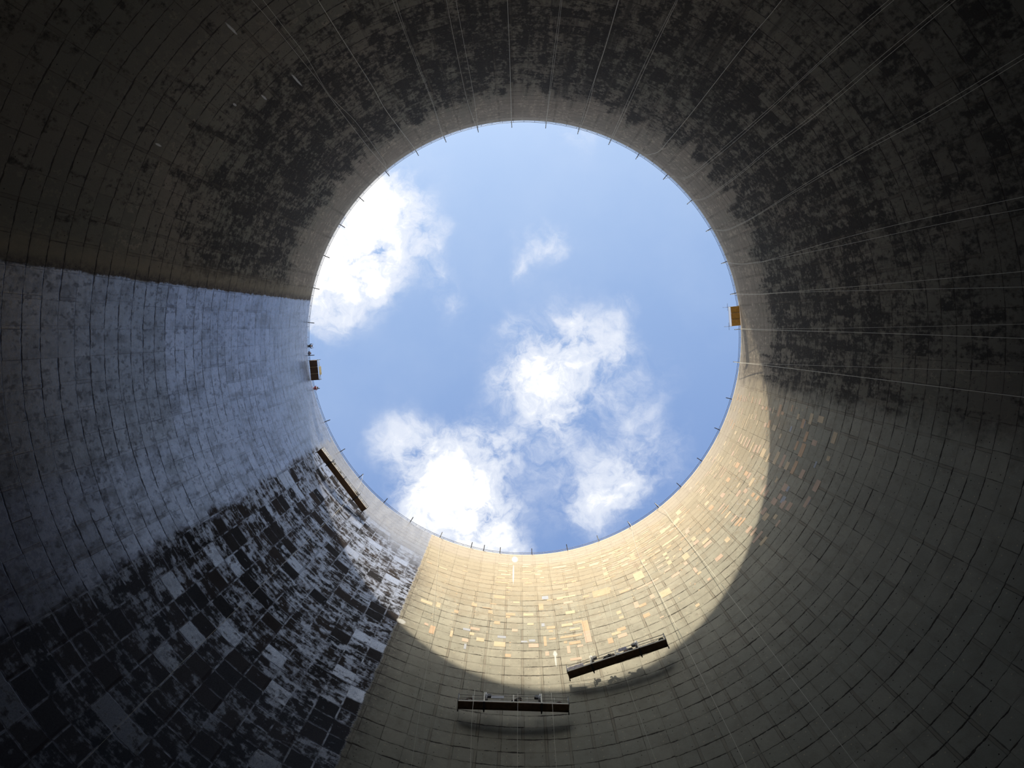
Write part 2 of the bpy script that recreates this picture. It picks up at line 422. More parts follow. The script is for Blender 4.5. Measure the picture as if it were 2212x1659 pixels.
    def blob(px, py, ru, rv):
        h_ = wall_hit(px, py); ph = math.degrees(phi_of(h_)); k = math.radians(1) * rad(h_.z)
        du_ = n.m('DIVIDE', n.add(n.mul(n.sub(u0, ph), k), n.mul(wx, ru * 1.6)), ru)
        dv_ = n.m('DIVIDE', n.add(n.sub(v0, h_.z), n.mul(wy, rv)), rv)
        return n.inv(n.step(n.add(n.mul(du_, du_), n.mul(dv_, dv_)), .45, 1.2))
    for q in STREAK_SPLASH: base = n.mix(n.mul(blob(*q), .85), base, (.60, .61, .60))
    for q in GRIME: base = n.mix(n.mul(blob(*q), .8), base, (.03, .025, .03))
    b = t.nodes.new('ShaderNodeBsdfPrincipled')
    t.links.new(base, b.inputs['Base Color'])
    rough = n.fmix(coat, .92, n.rng(fine, .35, .65, .20, .36))
    rough = n.fmix(mott, rough, n.fmix(n.mx(white_f, edgew), .8, .26))
    t.links.new(rough, b.inputs['Roughness'])
    gl = n.fmix(mott, 1.0, n.mx(n.mul(n.mx(white_f, edgew), 1.0), .10))
    gl = n.mul(gl, n.sub(1.0, n.mul(n.mx(blot, washed), .7)))
    gl = n.mul(gl, n.sub(1.0, n.mx(n.mul(joint, .9), n.mul(n.rng(nh2, .52, .62, 0, 1), .6))))
    gl = n.mul(n.mul(gl, n.rng(iscol, 0, 1, .85, 1.0)), n.rng(n.add(v0, n.mul(jag, 6.0)), 46, 66, .55, 1.0))
    t.links.new(n.fmix(n.mul(coat, gl), 1.5, 1.68), b.inputs['IOR'])
    t.links.new(n.fmix(coat, .12, gl), b.inputs['Specular IOR Level'])
    # relief: sunk joints, board edges, pitting
    hgt = n.add(n.mul(joint, -.035), n.add(n.mul(vfine, .012), n.mul(fine, .03)))
    hgt = n.add(hgt, n.mul(iscol, .012))
    bp = t.nodes.new('ShaderNodeBump'); t.links.new(n.fmix(coat, .55, .25), bp.inputs['Strength']); bp.inputs['Distance'].default_value = 1.0
    t.links.new(hgt, bp.inputs['Height']); t.links.new(bp.outputs[0], b.inputs['Normal'])
    o = t.nodes.new('ShaderNodeOutputMaterial'); t.links.new(b.outputs[0], o.inputs[0])
    return m

def patch_mat(name, c):
    m = mat(name, c, .9, 0, .10, 1.5, .15)
    return m

# hand-placed repair patches: (origin x, origin y, scale, [(cx, cy, tangential, radial), ...])
PATCH_A = (860, 1150, 500 / 2212, [(970,618,105,28),(1005,303,95,8),(1075,307,35,8),(1020,323,60,8),(1000,370,85,10),(1070,368,35,10),(1030,405,95,12),(980,433,80,14),(995,480,130,14),(1055,530,45,18),(1050,568,35,10),(1230,310,75,10),(1215,328,60,10),(1230,378,85,10),(1215,445,65,12),(1243,486,70,12),(1370,302,50,10),(1355,325,40,12),(1355,372,45,12),(1335,403,50,14),(1375,434,40,12),(1385,473,45,12),(1540,332,130,16),(1750,296,80,14),(1750,340,70,16),(1640,430,80,8),(1635,460,70,8),(1575,480,90,10),(1495,478,25,20),(1680,468,40,18),(1598,543,55,20),(1605,618,180,14),(1545,640,60,12),(1625,670,90,22),(1645,765,90,28),(1130,670,60,16),(1365,712,45,60),(1450,648,55,12),(1075,783,90,22),(1245,787,95,24),(1050,808,40,20),(882,760,40,28),(728,692,50,28),(850,722,90,8),(910,683,60,8),(555,757,40,25),(272,667,115,28),(385,695,40,45),(325,930,50,75),(270,878,40,20),(945,864,55,26),(1265,877,60,18),(1115,937,55,24),(735,922,90,24),(705,970,45,26),(510,968,25,60),(640,1030,60,30),(785,1025,75,34),(970,1070,110,45),(1295,1082,95,36),(1050,1177,55,28),(1460,910,80,24),(1460,945,40,16),(1615,885,105,24),(1715,857,90,20),(1690,925,100,20),(1655,992,210,18),(1790,893,62,100),(1812,995,62,110),(1475,1017,65,16),(1600,1050,30,20),(1690,1055,110,26),(1630,1120,30,70),(1740,1085,55,20),(1425,1160,35,40),(1700,1210,110,24),(1405,1040,25,90),(1940,575,165,60),(2010,545,40,30),(1795,612,60,20),(2135,925,85,30),(2085,965,90,26),(2145,985,90,34),(2030,1035,50,50),(2165,560,95,20),(2110,765,40,30),(2135,812,45,22),(1985,395,40,35),(1965,347,30,25),(1870,310,85,16),(1870,250,50,10),(1960,225,50,10),(1985,270,50,14),(2150,270,110,18),(2165,310,60,18),(2105,165,90,10),(2120,215,90,10),(2040,200,60,8),(430,343,80,10),(300,290,50,8),(640,325,30,8),(640,370,50,8),(1620,245,330,7),(1660,212,160,7)])
PATCH_BLUE = (860, 1150, 500 / 2212, [(655,928,70,20),(990,1000,80,22),(1280,1035,60,22),(1205,1045,60,16),(640,1090,22,50),(1405,625,60,30),(1385,885,30,30),(1665,925,50,26)])
PATCH_B = (1280, 1050, 420 / 2212, [(460,805,50,80),(525,1020,110,90),(630,1115,270,18),(370,1185,140,22),(885,625,220,20),(870,690,60,20),(740,745,70,20),(620,745,80,18),(490,715,80,12),(300,723,90,12),(305,785,110,12),(365,845,130,18),(365,897,80,20),(575,855,50,25),(570,915,120,10),(710,820,40,12),(740,860,70,14),(770,915,75,18),(850,955,70,20),(945,1010,100,30),(875,870,50,45),(850,820,40,28),(825,775,50,30),(930,800,30,14),(1060,800,75,65),(1060,880,40,35),(1170,955,35,60),(1215,990,50,22),(830,1215,130,70),(680,1255,50,45),(500,1350,50,70),(570,1355,90,28),(300,1440,50,35),(330,1495,50,30),(615,1470,80,40),(790,1490,50,14),(1195,1355,50,30),(1440,815,100,40),(1325,1060,40,25),(1535,610,60,45),(1285,625,90,30),(1310,660,110,30),(1150,600,50,40),(1180,640,70,30),(1080,520,50,35),(1080,490,60,14),(1315,500,50,45),(1300,195,60,30),(1350,245,60,40),(1465,245,120,14),(1510,270,130,10),(1540,325,100,22),(1610,370,95,20),(1660,405,120,24),(1700,410,120,20),(1780,495,95,35),(1835,520,110,26),(1880,580,170,26),(1945,625,120,32),(1950,285,90,40),(1970,350,90,50),(2080,350,60,35),(2110,425,90,24),(1760,190,90,16),(1660,90,70,25),(1490,105,50,20),(1200,230,40,12),(1245,50,90,8),(1250,75,80,8),(1325,95,120,8),(1000,720,30,20),(960,390,70,35),(940,420,70,30),(960,470,60,14),(1010,410,100,12),(1040,340,60,12),(980,300,60,40),(1040,590,90,12),(800,510,70,35),(840,490,120,18),(860,460,120,12),(900,500,60,14),(810,580,90,10),(770,480,50,8),(45,700,130,8),(70,740,150,8),(20,770,60,8),(120,795,60,10),(150,848,70,18),(20,885,120,16),(210,765,40,16),(410,705,30,24),(60,1240,60,10),(135,940,40,22),(150,1000,50,40)])
PATCH_C = (1400, 800, 500 / 2074, [(805,240,60,7),(830,250,60,7),(855,255,55,6),(870,258,50,6),(885,262,40,5),(910,215,40,6),(935,265,60,7),(965,275,50,7),(1003,280,55,14),(1028,337,30,18),(1060,340,30,16),(1095,350,28,20),(1122,358,60,10),(1178,360,110,22),(1205,385,30,22),(1290,340,60,12),(1345,415,50,20),(1388,478,85,26),(1460,435,100,28),(1548,440,60,50),(1668,605,105,38),(1615,790,45,30),(1415,595,95,25),(1490,650,50,45),(1330,675,85,20),(1380,715,125,36),(1130,515,50,35),(1085,480,70,22),(1050,490,40,20),(1175,490,40,8),(1185,590,45,15),(905,415,45,8),(930,415,50,8),(965,420,50,8),(980,470,40,8),(820,360,50,6),(845,370,60,6),(780,345,50,6),(735,450,50,6),(748,470,60,6),(765,500,60,6),(785,560,30,15),(825,605,75,10),(848,625,80,12),(873,640,90,10),(900,655,80,12),(928,690,100,10),(960,700,70,20),(993,705,80,16),(1030,740,80,36),(1075,780,90,16),(1150,785,120,28),(1205,815,125,24),(1245,855,75,30),(1310,870,125,28),(1380,930,85,34),(1510,1035,110,42),(1425,1180,110,30),(760,745,45,14),(690,655,40,8),(930,775,30,10),(800,850,50,30),(830,885,60,16),(880,925,40,30),(905,945,60,20),(930,1000,80,24),(810,1030,50,14),(718,980,40,28),(1030,965,35,20),(1150,985,45,18),(1035,1070,100,18),(1060,1100,65,22),(875,1080,40,28),(810,1100,60,18),(668,1120,40,30),(940,1115,40,26),(980,1145,50,20),(885,1185,65,20),(1225,1050,70,40),(1130,1175,60,45),(1210,1200,80,34),(1265,1220,80,36),(1180,1130,50,30),(560,790,50,6),(590,800,60,6),(620,770,60,7),(640,790,50,7),(660,800,50,7),(740,820,40,8),(775,840,40,8),(525,930,60,6),(560,910,40,6),(580,920,40,6),(600,945,50,6),(440,1010,50,6),(470,1070,60,7),(490,1080,60,7),(545,1110,90,7),(350,1030,60,8),(380,1060,30,16),(660,945,30,8)])
PATCH_GREY = (1400, 800, 500 / 2074, [(1280,525,50,14),(1250,1060,50,30),(1210,1160,70,30),(1500,845,60,16),(1400,480,60,14),(1440,1180,60,14)])
def wall_mesh():
    bm = newbm(); uvl = bm.loops.layers.uv.new('UVMap')
    nseg = NPAN * 4; dz = LIFT / 2
    zs = []
    z = 0.0
    while z < RIM_Z - .01: zs.append(z); z += dz
    zs.append(RIM_Z)
    def ring(off, zz): return [bm.verts.new(wall_pt(2 * math.pi * k / nseg, zz, off)) for k in range(nseg)]
    def quad(a, b, k, za, zb, flip, mi):
        k2 = (k + 1) % nseg
        vs = (a[k], a[k2], b[k2], b[k]); uu = ((k, za), (k + 1, za), (k + 1, zb), (k, zb))
        if flip: vs = vs[::-1]; uu = uu[::-1]
        f = bm.faces.new(vs); f.smooth = True; f.material_index = mi
        for l, q in zip(f.loops, uu): l[uvl].uv = (q[0] * 360.0 / nseg, q[1])
    rings = [ring(0, zz) for zz in zs]
    for i in range(len(zs) - 1):
        for k in range(nseg): quad(rings[i], rings[i + 1], k, zs[i], zs[i + 1], True, 0)
    outer = [ring(-.28 if zz < RIM_Z - 1.2 else -.28, zz) for zz in zs[::4] + [RIM_Z - .9]]
    oz = zs[::4] + [RIM_Z - .9]
    order = sorted(range(len(oz)), key=lambda i: oz[i])
    for i, j in zip(order, order[1:]):
        for k in range(nseg): quad(outer[i], outer[j], k, oz[i], oz[j], False, 0)
    # walkway slab on top
    wo_low = ring(-1.15, RIM_Z - .30); wo_top = ring(-1.15, RIM_Z); ob = outer[order[-1]]
    for k in range(nseg):
        quad(ob, wo_low, k, RIM_Z, RIM_Z, False, 0); quad(wo_low, wo_top, k, RIM_Z, RIM_Z, False, 0)
        quad(wo_top, rings[-1], k, RIM_Z, RIM_Z, False, 0)
    # repair patches: mortar standing 12 mm proud of the shell, part of its surface
    def add_patch(ph, z, wa, hz, mi, off=.014):
        r = rad(z); dph = wa / r
        nu = max(1, int(wa / .6)); nv = max(1, int(hz / .5))
        inner = [[bm.verts.new(wall_pt(ph + dph * (i / nu - .5), z + hz * (j / nv - .5), off)) for i in range(nu + 1)] for j in range(nv + 1)]
        def mk(vs):
            f = bm.faces.new(vs); f.material_index = mi
            for l in f.loops: l[uvl].uv = (math.degrees(ph), z)
        for j in range(nv):
            for i in range(nu): mk((inner[j][i], inner[j + 1][i], inner[j + 1][i + 1], inner[j][i + 1]))
        loop = [inner[0][i] for i in range(nu + 1)] + [inner[j][nu] for j in range(1, nv + 1)] + [inner[nv][i] for i in range(nu - 1, -1, -1)] + [inner[j][0] for j in range(nv - 1, 0, -1)]
        back = []
        for v in loop:
            p = v.co; pz = p.z; a = math.atan2(p.y - AY, p.x - AX)
            back.append(bm.verts.new(wall_pt(a, pz, -.01)))
        for i in range(len(loop)):
            j = (i + 1) % len(loop); mk((loop[i], loop[j], back[j], back[i]))
    def from_px(spec, mis, off=.014):
        ox, oy, sc, lst = spec
        cxp, cyp = 1130.0, 716.0
        for (x, y, w_, h_) in lst:
            px, py = ox + x * sc, oy + y * sc
            c = wall_hit(px, py)
            if c is None: continue
            rd = Vector((px - cxp, py - cyp)).normalized(); tg = Vector((-rd.y, rd.x))
            a = wall_hit(px + tg.x * w_ * sc / 2, py + tg.y * w_ * sc / 2); b = wall_hit(px - tg.x * w_ * sc / 2, py - tg.y * w_ * sc / 2)
            p1 = wall_hit(px + rd.x * h_ * sc / 2, py + rd.y * h_ * sc / 2); p2 = wall_hit(px - rd.x * h_ * sc / 2, py - rd.y * h_ * sc / 2)
            if None in (a, b, p1, p2): continue
            da = (phi_of(a) - phi_of(b) + math.pi) % (2 * math.pi) - math.pi
            add_patch(phi_of(c), c.z, max(.08, abs(da) * rad(c.z)), max(.10, abs(p1.z - p2.z)), random.choice(mis), off)
    rs = random.getstate(); random.seed(21)
    from_px(PATCH_A, (1, 1, 2, 3)); from_px(PATCH_B, (1, 2, 2, 3, 3)); from_px(PATCH_C, (1, 2, 2, 3))
    from_px(PATCH_BLUE, (4,)); from_px(PATCH_GREY, (4,))
    # dense ladders of narrow patches high on the sunny side
    for (pa, za, cols_, rows) in ((74, 99.5, 2, 8), (70, 98.0, 2, 14), (66, 98.5, 2, 14), (62.5, 99.0, 2, 16), (58, 99.5, 2, 16), (53.5, 99.0, 2, 10), (47, 98.5, 1, 8), (40, 97.0, 1, 6), (33, 98.5, 1, 8), (27, 97.5, 1, 7), (20, 98.0, 1, 6), (79, 97.0, 2, 5), (86, 97.5, 2, 5)):
        for r_ in range(rows):
            for c_ in range(cols_):
                if random.random() < .2: continue
                ph = R(pa + (c_ - .5) * 1.6 + random.uniform(-.6, .6)); zz = za - r_ * .76 + random.uniform(-.1, .1)
                if zz > 102: continue
                add_patch(ph, zz, random.uniform(.5, 1.5), random.uniform(.12, .3), random.choice((1, 2, 3, 3)))
    # small plugs running down beside the ribs
    for k in range(26):
        pa = 12 + k * 3.88 + random.uniform(-.2, .2)
        z0 = random.uniform(74, 84); z1 = random.uniform(92, 99)
        zz = z0
        while zz < z1:
            if random.random() < .55: add_patch(R(pa + random.choice((-.35, .35))), zz, random.uniform(.08, .16), random.uniform(.08, .22), random.choice((1, 3, 3)))
            zz += .76
    random.setstate(rs)
    mats = [wall_material(), patch_mat('mortar_orange', (.56, .40, .275)), patch_mat('mortar_pink', (.55, .42, .33)),
            patch_mat('mortar_buff', (.58, .475, .335)), patch_mat('mortar_bluish', (.40, .42, .47))]
    o = link_mesh('wall_round', bm, mats)
    o['kind'] = 'structure'
    return o
shell = wall_mesh()
bmf = newbm(); bmesh.ops.create_circle(bmf, cap_ends=True, segments=96, radius=70)
bmesh.ops.translate(bmf, verts=bmf.verts, vec=(AX, AY, 0))
fl = link_mesh('floor', bmf, mat('basin_floor', (.16, .15, .13), .9, 0, .2, .8)); fl['kind'] = 'structure'

# ------------------------------------------------------------------ materials for things
M = {
 'steel': mat('dark_steel', (.05, .05, .055), .6, .1), 'galv': mat('galvanised_tube', (.66, .65, .60), .5, .15, .1),
 'cream': mat('cream_paint', (.72, .68, .56), .5), 'rope': mat('pale_rope', (.62, .60, .52), .9, 0, .1, 20),
 'wire': mat('wire_rope', (.24, .21, .16), .8, 0), 'ply': mat('brown_deck', (.17, .10, .055), .8, 0, .3, 3),
 'plyo': mat('orange_plywood', (.88, .50, .14), .7, 0, .18, 3), 'plyd': mat('dark_plywood', (.15, .095, .06), .8, 0, .25, 3),  # orange lifted to include light bounced off the sunlit wall
 'batten': mat('pale_batten', (.60, .47, .28), .8), 'white': mat('white_sheet', (.80, .82, .88), .7, 0, .04),
 'lav': mat('lilac_plastic', (.50, .48, .58), .4, 0, .12, 8), 'black': mat('black_cloth', (.018, .018, .022), .9, 0, .3),
 'navy': mat('navy_cloth', (.03, .035, .07), .9), 'maroon': mat('maroon_cloth', (.14, .035, .04), .9, 0, .2),
 'red': mat('red_cloth', (.33, .035, .04), .85), 'grey': mat('grey_cloth', (.22, .21, .23), .9), 'skin': mat('skin', (.48, .30, .21), .6),
 'hat': mat('white_helmet', (.85, .85, .82), .3), 'rubber': mat('black_rubber', (.02, .02, .02), .7), 'motor': mat('motor_grey', (.16, .16, .18), .4, .3),
 'yell': mat('yellow_board', (.75, .56, .24), .7), 'rail': mat('rail_steel', (.13, .14, .20), .5, .4), 'green': mat('green_pail', (.05, .16, .12), .5),
 'hose': mat('brown_hose', (.13, .05, .035), .6),
}
ORD = ['zeroth', 'first', 'second', 'third', 'fourth', 'fifth', 'sixth', 'seventh', 'eighth', 'ninth', 'tenth', 'eleventh', 'twelfth']
def rim_phi(px, py):
    p = at_z(px, py, RIM_Z); return phi_of(p)

# ------------------------------------------------------------------ guard rail round the rim
gr = empty('guard_rail', (AX, AY, RIM_Z)); tag(gr, 'thin dark tubular guard rail running round the whole rim of the tower opening', 'railing')
def ring_tube(name, r, z, th, parent):
    bm = newbm(); n = 208
    rings = []
    for k in range(n):
        a = 2 * math.pi * k / n; c = Vector((math.cos(a), math.sin(a), 0))
        rings.append([bm.verts.new(c * (r + th * math.cos(q)) + Vector((0, 0, z + th * math.sin(q)))) for q in (0, R(60), R(120), R(180), R(240), R(300))])
    for k in range(n):
        a, b = rings[k], rings[(k + 1) % n]
        for j in range(6):
            f = bm.faces.new((a[j], a[(j + 1) % 6], b[(j + 1) % 6], b[j])); f.smooth = True
    return link_mesh(name, bm, M['rail'], parent)
GR = 29.08
ring_tube('top_rail', GR, 1.10, .028, gr); ring_tube('mid_rail', GR, .58, .024, gr)
bm = newbm(); tube(bm, [(0, 0, 0), (0, 0, 1.12)], .026, 6); post0 = link_mesh('post', bm, M['rail'], gr)
NPOST = 130
angs = [2 * math.pi * (k + .5) / NPOST for k in range(NPOST)]
far = sorted(angs, key=lambda a: abs(((a - R(270) + math.pi) % (2 * math.pi)) - math.pi))
for i, a in enumerate(far[:100]):
    p = post0 if i == 0 else post0.copy()
    if i: col.objects.link(p); p.parent = gr
    p.location = (GR * math.cos(a), GR * math.sin(a), 0)
bm = newbm()
for a in far[100:]: tube(bm, [(GR * math.cos(a), GR * math.sin(a), 0), (GR * math.cos(a), GR * math.sin(a), 1.12)], .026, 6)
o = link_mesh('post', bm, M['rail'], gr); o['kind'] = 'stuff'

# ------------------------------------------------------------------ rope arms on the rim
ARM_PX = [(1105,262),(1180,263),(1252,273),(1321,298),(1380,333),(1441,378),(1495,432),(1535,494),(1572,564),(1590,633),(1600,711),(1599,783),(1583,863),(1557,930),(1516,996),(1470,1051),(1423,1097),(1362,1137),(1294,1169),(1226,1188),(1149,1197),(1080,1193),(1045,1187),(1018,1181),(951,1160),(887,1126),(829,1086),(775,1032),(731,978),(700,912),(676,842),(666,768),(670,697),(678,622),(700,552),(733,484),(777,427),(836,374),(899,327),(959,295),(1031,274)]
CRADLE_R = at_z(1600, 682, RIM_Z); CRADLE_L = at_z(669, 800, RIM_Z)
phiR, phiL = phi_of(CRADLE_R), phi_of(CRADLE_L)
anchors = [('the orange cradle', phiR), ('the lowest rim point', R(90)), ('the dark cradle', phiL), ('the topmost rim point', R(270))]
arm_phis = [rim_phi(*p) for p in ARM_PX]
def arm_name(i):
    best = None
    for nm, a in anchors:
        d = (arm_phis[i] - a) % (2 * math.pi)
        if best is None or d < best[0]: best = (d, nm, a)
    cnt = sum(1 for q in arm_phis if (q - best[2]) % (2 * math.pi) <= best[0] + 1e-9)
    return f'{ORD[cnt]} davit clockwise of {best[1]}'
def make_arm():
    t = empty('davit')
    bm = newbm(); box(bm, (-.05, 0, .12), (1.9, .10, .12), bev=.012); link_mesh('beam', bm, M['steel'], t)
    bm = newbm(); box(bm, (.72, 0, .03), (.30, .34, .06), bev=.01); link_mesh('base_plate', bm, M['steel'], t)
    bm = newbm(); box(bm, (.2, 0, .03), (.22, .26, .06), bev=.01); link_mesh('base_plate', bm, M['steel'], t)
    bm = newbm(); disc(bm, (-.93, 0, .10), (0, 1, 0), .10, .05, 16); link_mesh('pulley', bm, M['steel'], t)
    return t
arm0 = None
for i, ph in enumerate(arm_phis):
    # local +x points outwards; beam tip reaches inwards over the opening
    loc = wall_pt(ph, RIM_Z, 0) + Vector((math.cos(ph), math.sin(ph), 0)) * .18
    lab = 'dark steel stub beam over the rim, the ' + arm_name(i)
    if arm0 is None:
        arm0 = make_arm(); arm0.location = loc; arm0.rotation_euler = (0, 0, ph); tag(arm0, lab, 'davit', 'davits round the tower rim')
    else: dup(arm0, loc, ph, lab, 'davits round the tower rim')

# ------------------------------------------------------------------ long ropes
ROPE_R = 28.2
def rope_point(px, py, r=ROPE_R):
    a, b = tan2(px, py)
    # intersect with the cylinder r about the axis
    A = a * a + b * b; B = -2 * (a * AX + b * AY); Cc = AX * AX + AY * AY - r * r
    h = (-B + math.sqrt(B * B - 4 * A * Cc)) / (2 * A)
    return Vector((a * h, b * h, h + CAM_Z))
def spline(pts, n=5):
    out = []
    P = [pts[0]] + pts + [pts[-1]]
    for i in range(1, len(P) - 2):
        for k in range(n):
            t = k / n
            out.append(.5 * ((2 * P[i]) + (-P[i-1] + P[i+1]) * t + (2 * P[i-1] - 5 * P[i] + 4 * P[i+1] - P[i+2]) * t * t + (-P[i-1] + 3 * P[i] - 3 * P[i+1] + P[i+2]) * t ** 3))
    out.append(pts[-1]); return out
def nearest_arm(p):
    ph = phi_of(p)
    return min(range(len(arm_phis)), key=lambda i: abs(((arm_phis[i] - ph + math.pi) % (2 * math.pi)) - math.pi))
def rope(pix, rr, desc, m='rope', r=ROPE_R, arm=True, group=None, knots=()):
    pts = [rope_point(x, y, r) for x, y in pix]
    i = nearest_arm(pts[0])
    if arm:
        ph = arm_phis[i]; tip = Vector((AX + 28.22 * math.cos(ph), AY + 28.22 * math.sin(ph), RIM_Z + .05))
        pts = [q for q in pts if q.z < RIM_Z - 1.5]
        pts = [tip] + pts
    pts = spline(pts)
    e = pts[-1]; d = (pts[-1] - pts[-2]).normalized()
    pts.append(Vector((e.x + (d.x / max(.2, -d.z)) * 3, e.y + (d.y / max(.2, -d.z)) * 3, e.z - 3))) if e.z > 45 and d.z < 0 else None
    last = pts[-1]; pts.append(Vector((last.x, last.y, .05)))
    bm = newbm(); tube(bm, pts, rr, 6)
    o = link_mesh('rope', bm, M[m]); tag(o, f'{desc} at the {arm_name(i)}' if arm else desc, 'rope', group or 'long ropes hanging from the rim')
    return o
T, B2 = .013, .021
ROPES = [
 ([(835,365),(793,315),(718,217),(688,175),(593,57),(553,10)], T, 'outer strand of thin ropes'),
 ([(832,357),(829,347),(770,265),(713,207),(660,120),(610,55),(568,0)], T, 'inner strand of thin ropes'),
 ([(895,320),(835,240),(805,187),(738,82),(687,0)], B2, 'pale knotted rope'),
 ([(955,290),(933,220),(898,132),(863,40),(848,0)], T, 'left strand of pale ropes'),
 ([(956,288),(934,218),(900,128),(878,72),(855,0)], .009, 'right strand of pale ropes'),
 ([(1029,275),(1010,220),(990,130),(964,0)], T, 'left strand of spread ropes'),
 ([(1031,265),(1023,205),(993,45),(985,0)], T, 'right strand of spread ropes'),
 ([(1105,262),(1101,120),(1096,0)], B2, 'single pale rope'),
 ([(1180,262),(1191,160),(1211,0)], T, 'left strand of close ropes'),
 ([(1182,250),(1201,110),(1214,0)], T, 'right strand of close ropes'),
 ([(1253,272),(1278,190),(1306,105),(1336,0)], T, 'left strand of joined ropes'),
 ([(1258,267),(1271,232),(1285,172),(1310,95),(1337,0)], T, 'right strand of joined ropes'),
 ([(1321,297),(1356,217),(1408,105),(1461,0)], T, 'left strand of twin ropes'),
 ([(1326,294),(1381,175),(1416,100),(1464,0)], T, 'right strand of twin ropes'),
 ([(1383,337),(1420,329),(1443,305),(1493,245),(1606,100),(1659,37),(1689,0)], B2, 'pale rope bellying out'),
 ([(1456,382),(1486,384),(1556,332),(1659,242),(1746,160),(1834,82),(1931,0)], T, 'lower strand of bellied ropes'),
 ([(1457,380),(1486,381),(1550,330),(1657,238),(1742,160),(1828,80),(1920,0)], T, 'upper strand of bellied ropes'),
 ([(1496,433),(1523,427),(1563,400),(1608,366),(1659,322),(1759,245),(1909,117),(2044,5)], T, 'upper strand of slack ropes'),
 ([(1496,434),(1524,429),(1565,402),(1610,368),(1663,324),(1765,248),(1915,123),(2061,2)], T, 'lower strand of slack ropes'),
 ([(1540,496),(1569,496),(1602,482),(1640,461),(1719,410),(1849,330),(2009,240),(2212,116)], T, 'upper strand of curving ropes'),
 ([(1540,497),(1569,498),(1602,484),(1640,463),(1722,412),(1853,335),(2009,250),(2212,127)], T, 'lower strand of curving ropes'),
 ([(1573,567),(1600,570),(1640,565),(1659,562),(1819,515),(2021,466),(2212,425)], T, 'upper strand of forked ropes'),
 ([(1573,568),(1600,571),(1640,567),(1659,563),(1819,530),(2021,486),(2212,451)], T, 'lower strand of forked ropes'),
 ([(1590,635),(1640,635),(1659,634),(1809,622),(2059,600),(2212,586)], T, 'upper strand of splayed ropes'),
 ([(1590,636),(1640,636),(1700,632),(1884,627),(2212,620)], T, 'lower strand of splayed ropes'),
 ([(1602,711),(1659,713),(1850,718),(2212,731)], .018, 'brighter lower strand of level ropes'),
 ([(1602,710),(1659,711),(1909,707),(2212,700)], .010, 'faint upper strand of level ropes'),
 ([(1599,784),(1659,790),(1959,827),(2212,858)], B2, 'bright lower strand of sloping ropes'),
 ([(1599,783),(1659,786),(1934,795),(2212,804)], .010, 'faint upper strand of sloping ropes'),
 ([(1426,1096),(1438,1105),(1451,1124),(1481,1162),(1527,1221),(1624,1350),(1853,1658)], B2, 'sunlit yellowish rope'),
 ([(1364,1137),(1369,1164),(1383,1208),(1402,1240),(1453,1338),(1571,1572),(1613,1658)], B2, 'sunlit pale rope'),
]
ROPES += [
 ([(950,1170),(944,1240),(935,1330),(925,1420),(903,1560),(888,1659)], .008, 'thin tan line'),
 ([(776,1050),(732,1102),(660,1172),(560,1268),(440,1385)], .011, 'thin grey line'),
 ([(1294,1172),(1315,1300),(1354,1467),(1387,1562),(1422,1659)], .009, 'thin grey line'),
]
for pix, rr, desc in ROPES: rope(pix, rr, desc)

# ------------------------------------------------------------------ people
def skin_mesh(name, chains, m, parent, sub=2):
    """chains: list of (points, radii); first point of a chain may be an (chain, index) root"""
    me = bpy.data.meshes.new(name); bm = newbm()
    verts = []; rad_ = []
    allv = []
    for ch in chains:
        pts, rs = ch[0], ch[1]; root = ch[2] if len(ch) > 2 else None
        cur = []
        prev = allv[root[0]][root[1]] if root else None
        for p, r_ in zip(pts, rs):
            v = bm.verts.new(p); verts.append(v); rad_.append(r_); cur.append(v)
            if prev is not None: bm.edges.new((prev, v))
            prev = v
        allv.append(cur)
    bm.verts.index_update(); bm.to_mesh(me); bm.free()
    tmp = bpy.data.objects.new(name, me); col.objects.link(tmp)
    md = tmp.modifiers.new('s', 'SKIN'); md.use_smooth_shade = True
    for i, sv in enumerate(me.skin_vertices[0].data):
        r_ = rad_[i]; sv.radius = (r_, r_) if not isinstance(r_, tuple) else r_
        sv.use_root = (i == 0)
    sm = tmp.modifiers.new('u', 'SUBSURF'); sm.levels = sub; sm.render_levels = sub
    dg = bpy.context.evaluated_depsgraph_get(); dg.update()
    me2 = bpy.data.meshes.new_from_object(tmp.evaluated_get(dg))
    me2.name = name; me2.materials.clear(); me2.materials.append(m)
    bpy.data.objects.remove(tmp)
    o = bpy.data.objects.new(name, me2); col.objects.link(o)
    if parent: o.parent = parent
    return o
def sphere_mesh(name, c, s, m, parent, half=False, rim=0.0):
    bm = newbm(); bmesh.ops.create_uvsphere(bm, u_segments=20, v_segments=12, radius=1)
    if half: bmesh.ops.delete(bm, geom=[v for v in bm.verts if v.co.z < -.08], context='VERTS')
    bmesh.ops.transform(bm, matrix=Matrix.Translation(c) @ Matrix.Diagonal((*s, 1)), verts=bm.verts)
    if rim: disc(bm, Vector(c) + Vector((0, .02, 0)), (0, 0, 1), s[0] * rim, .018, 20)
    return link_mesh(name, bm, m, parent, True)
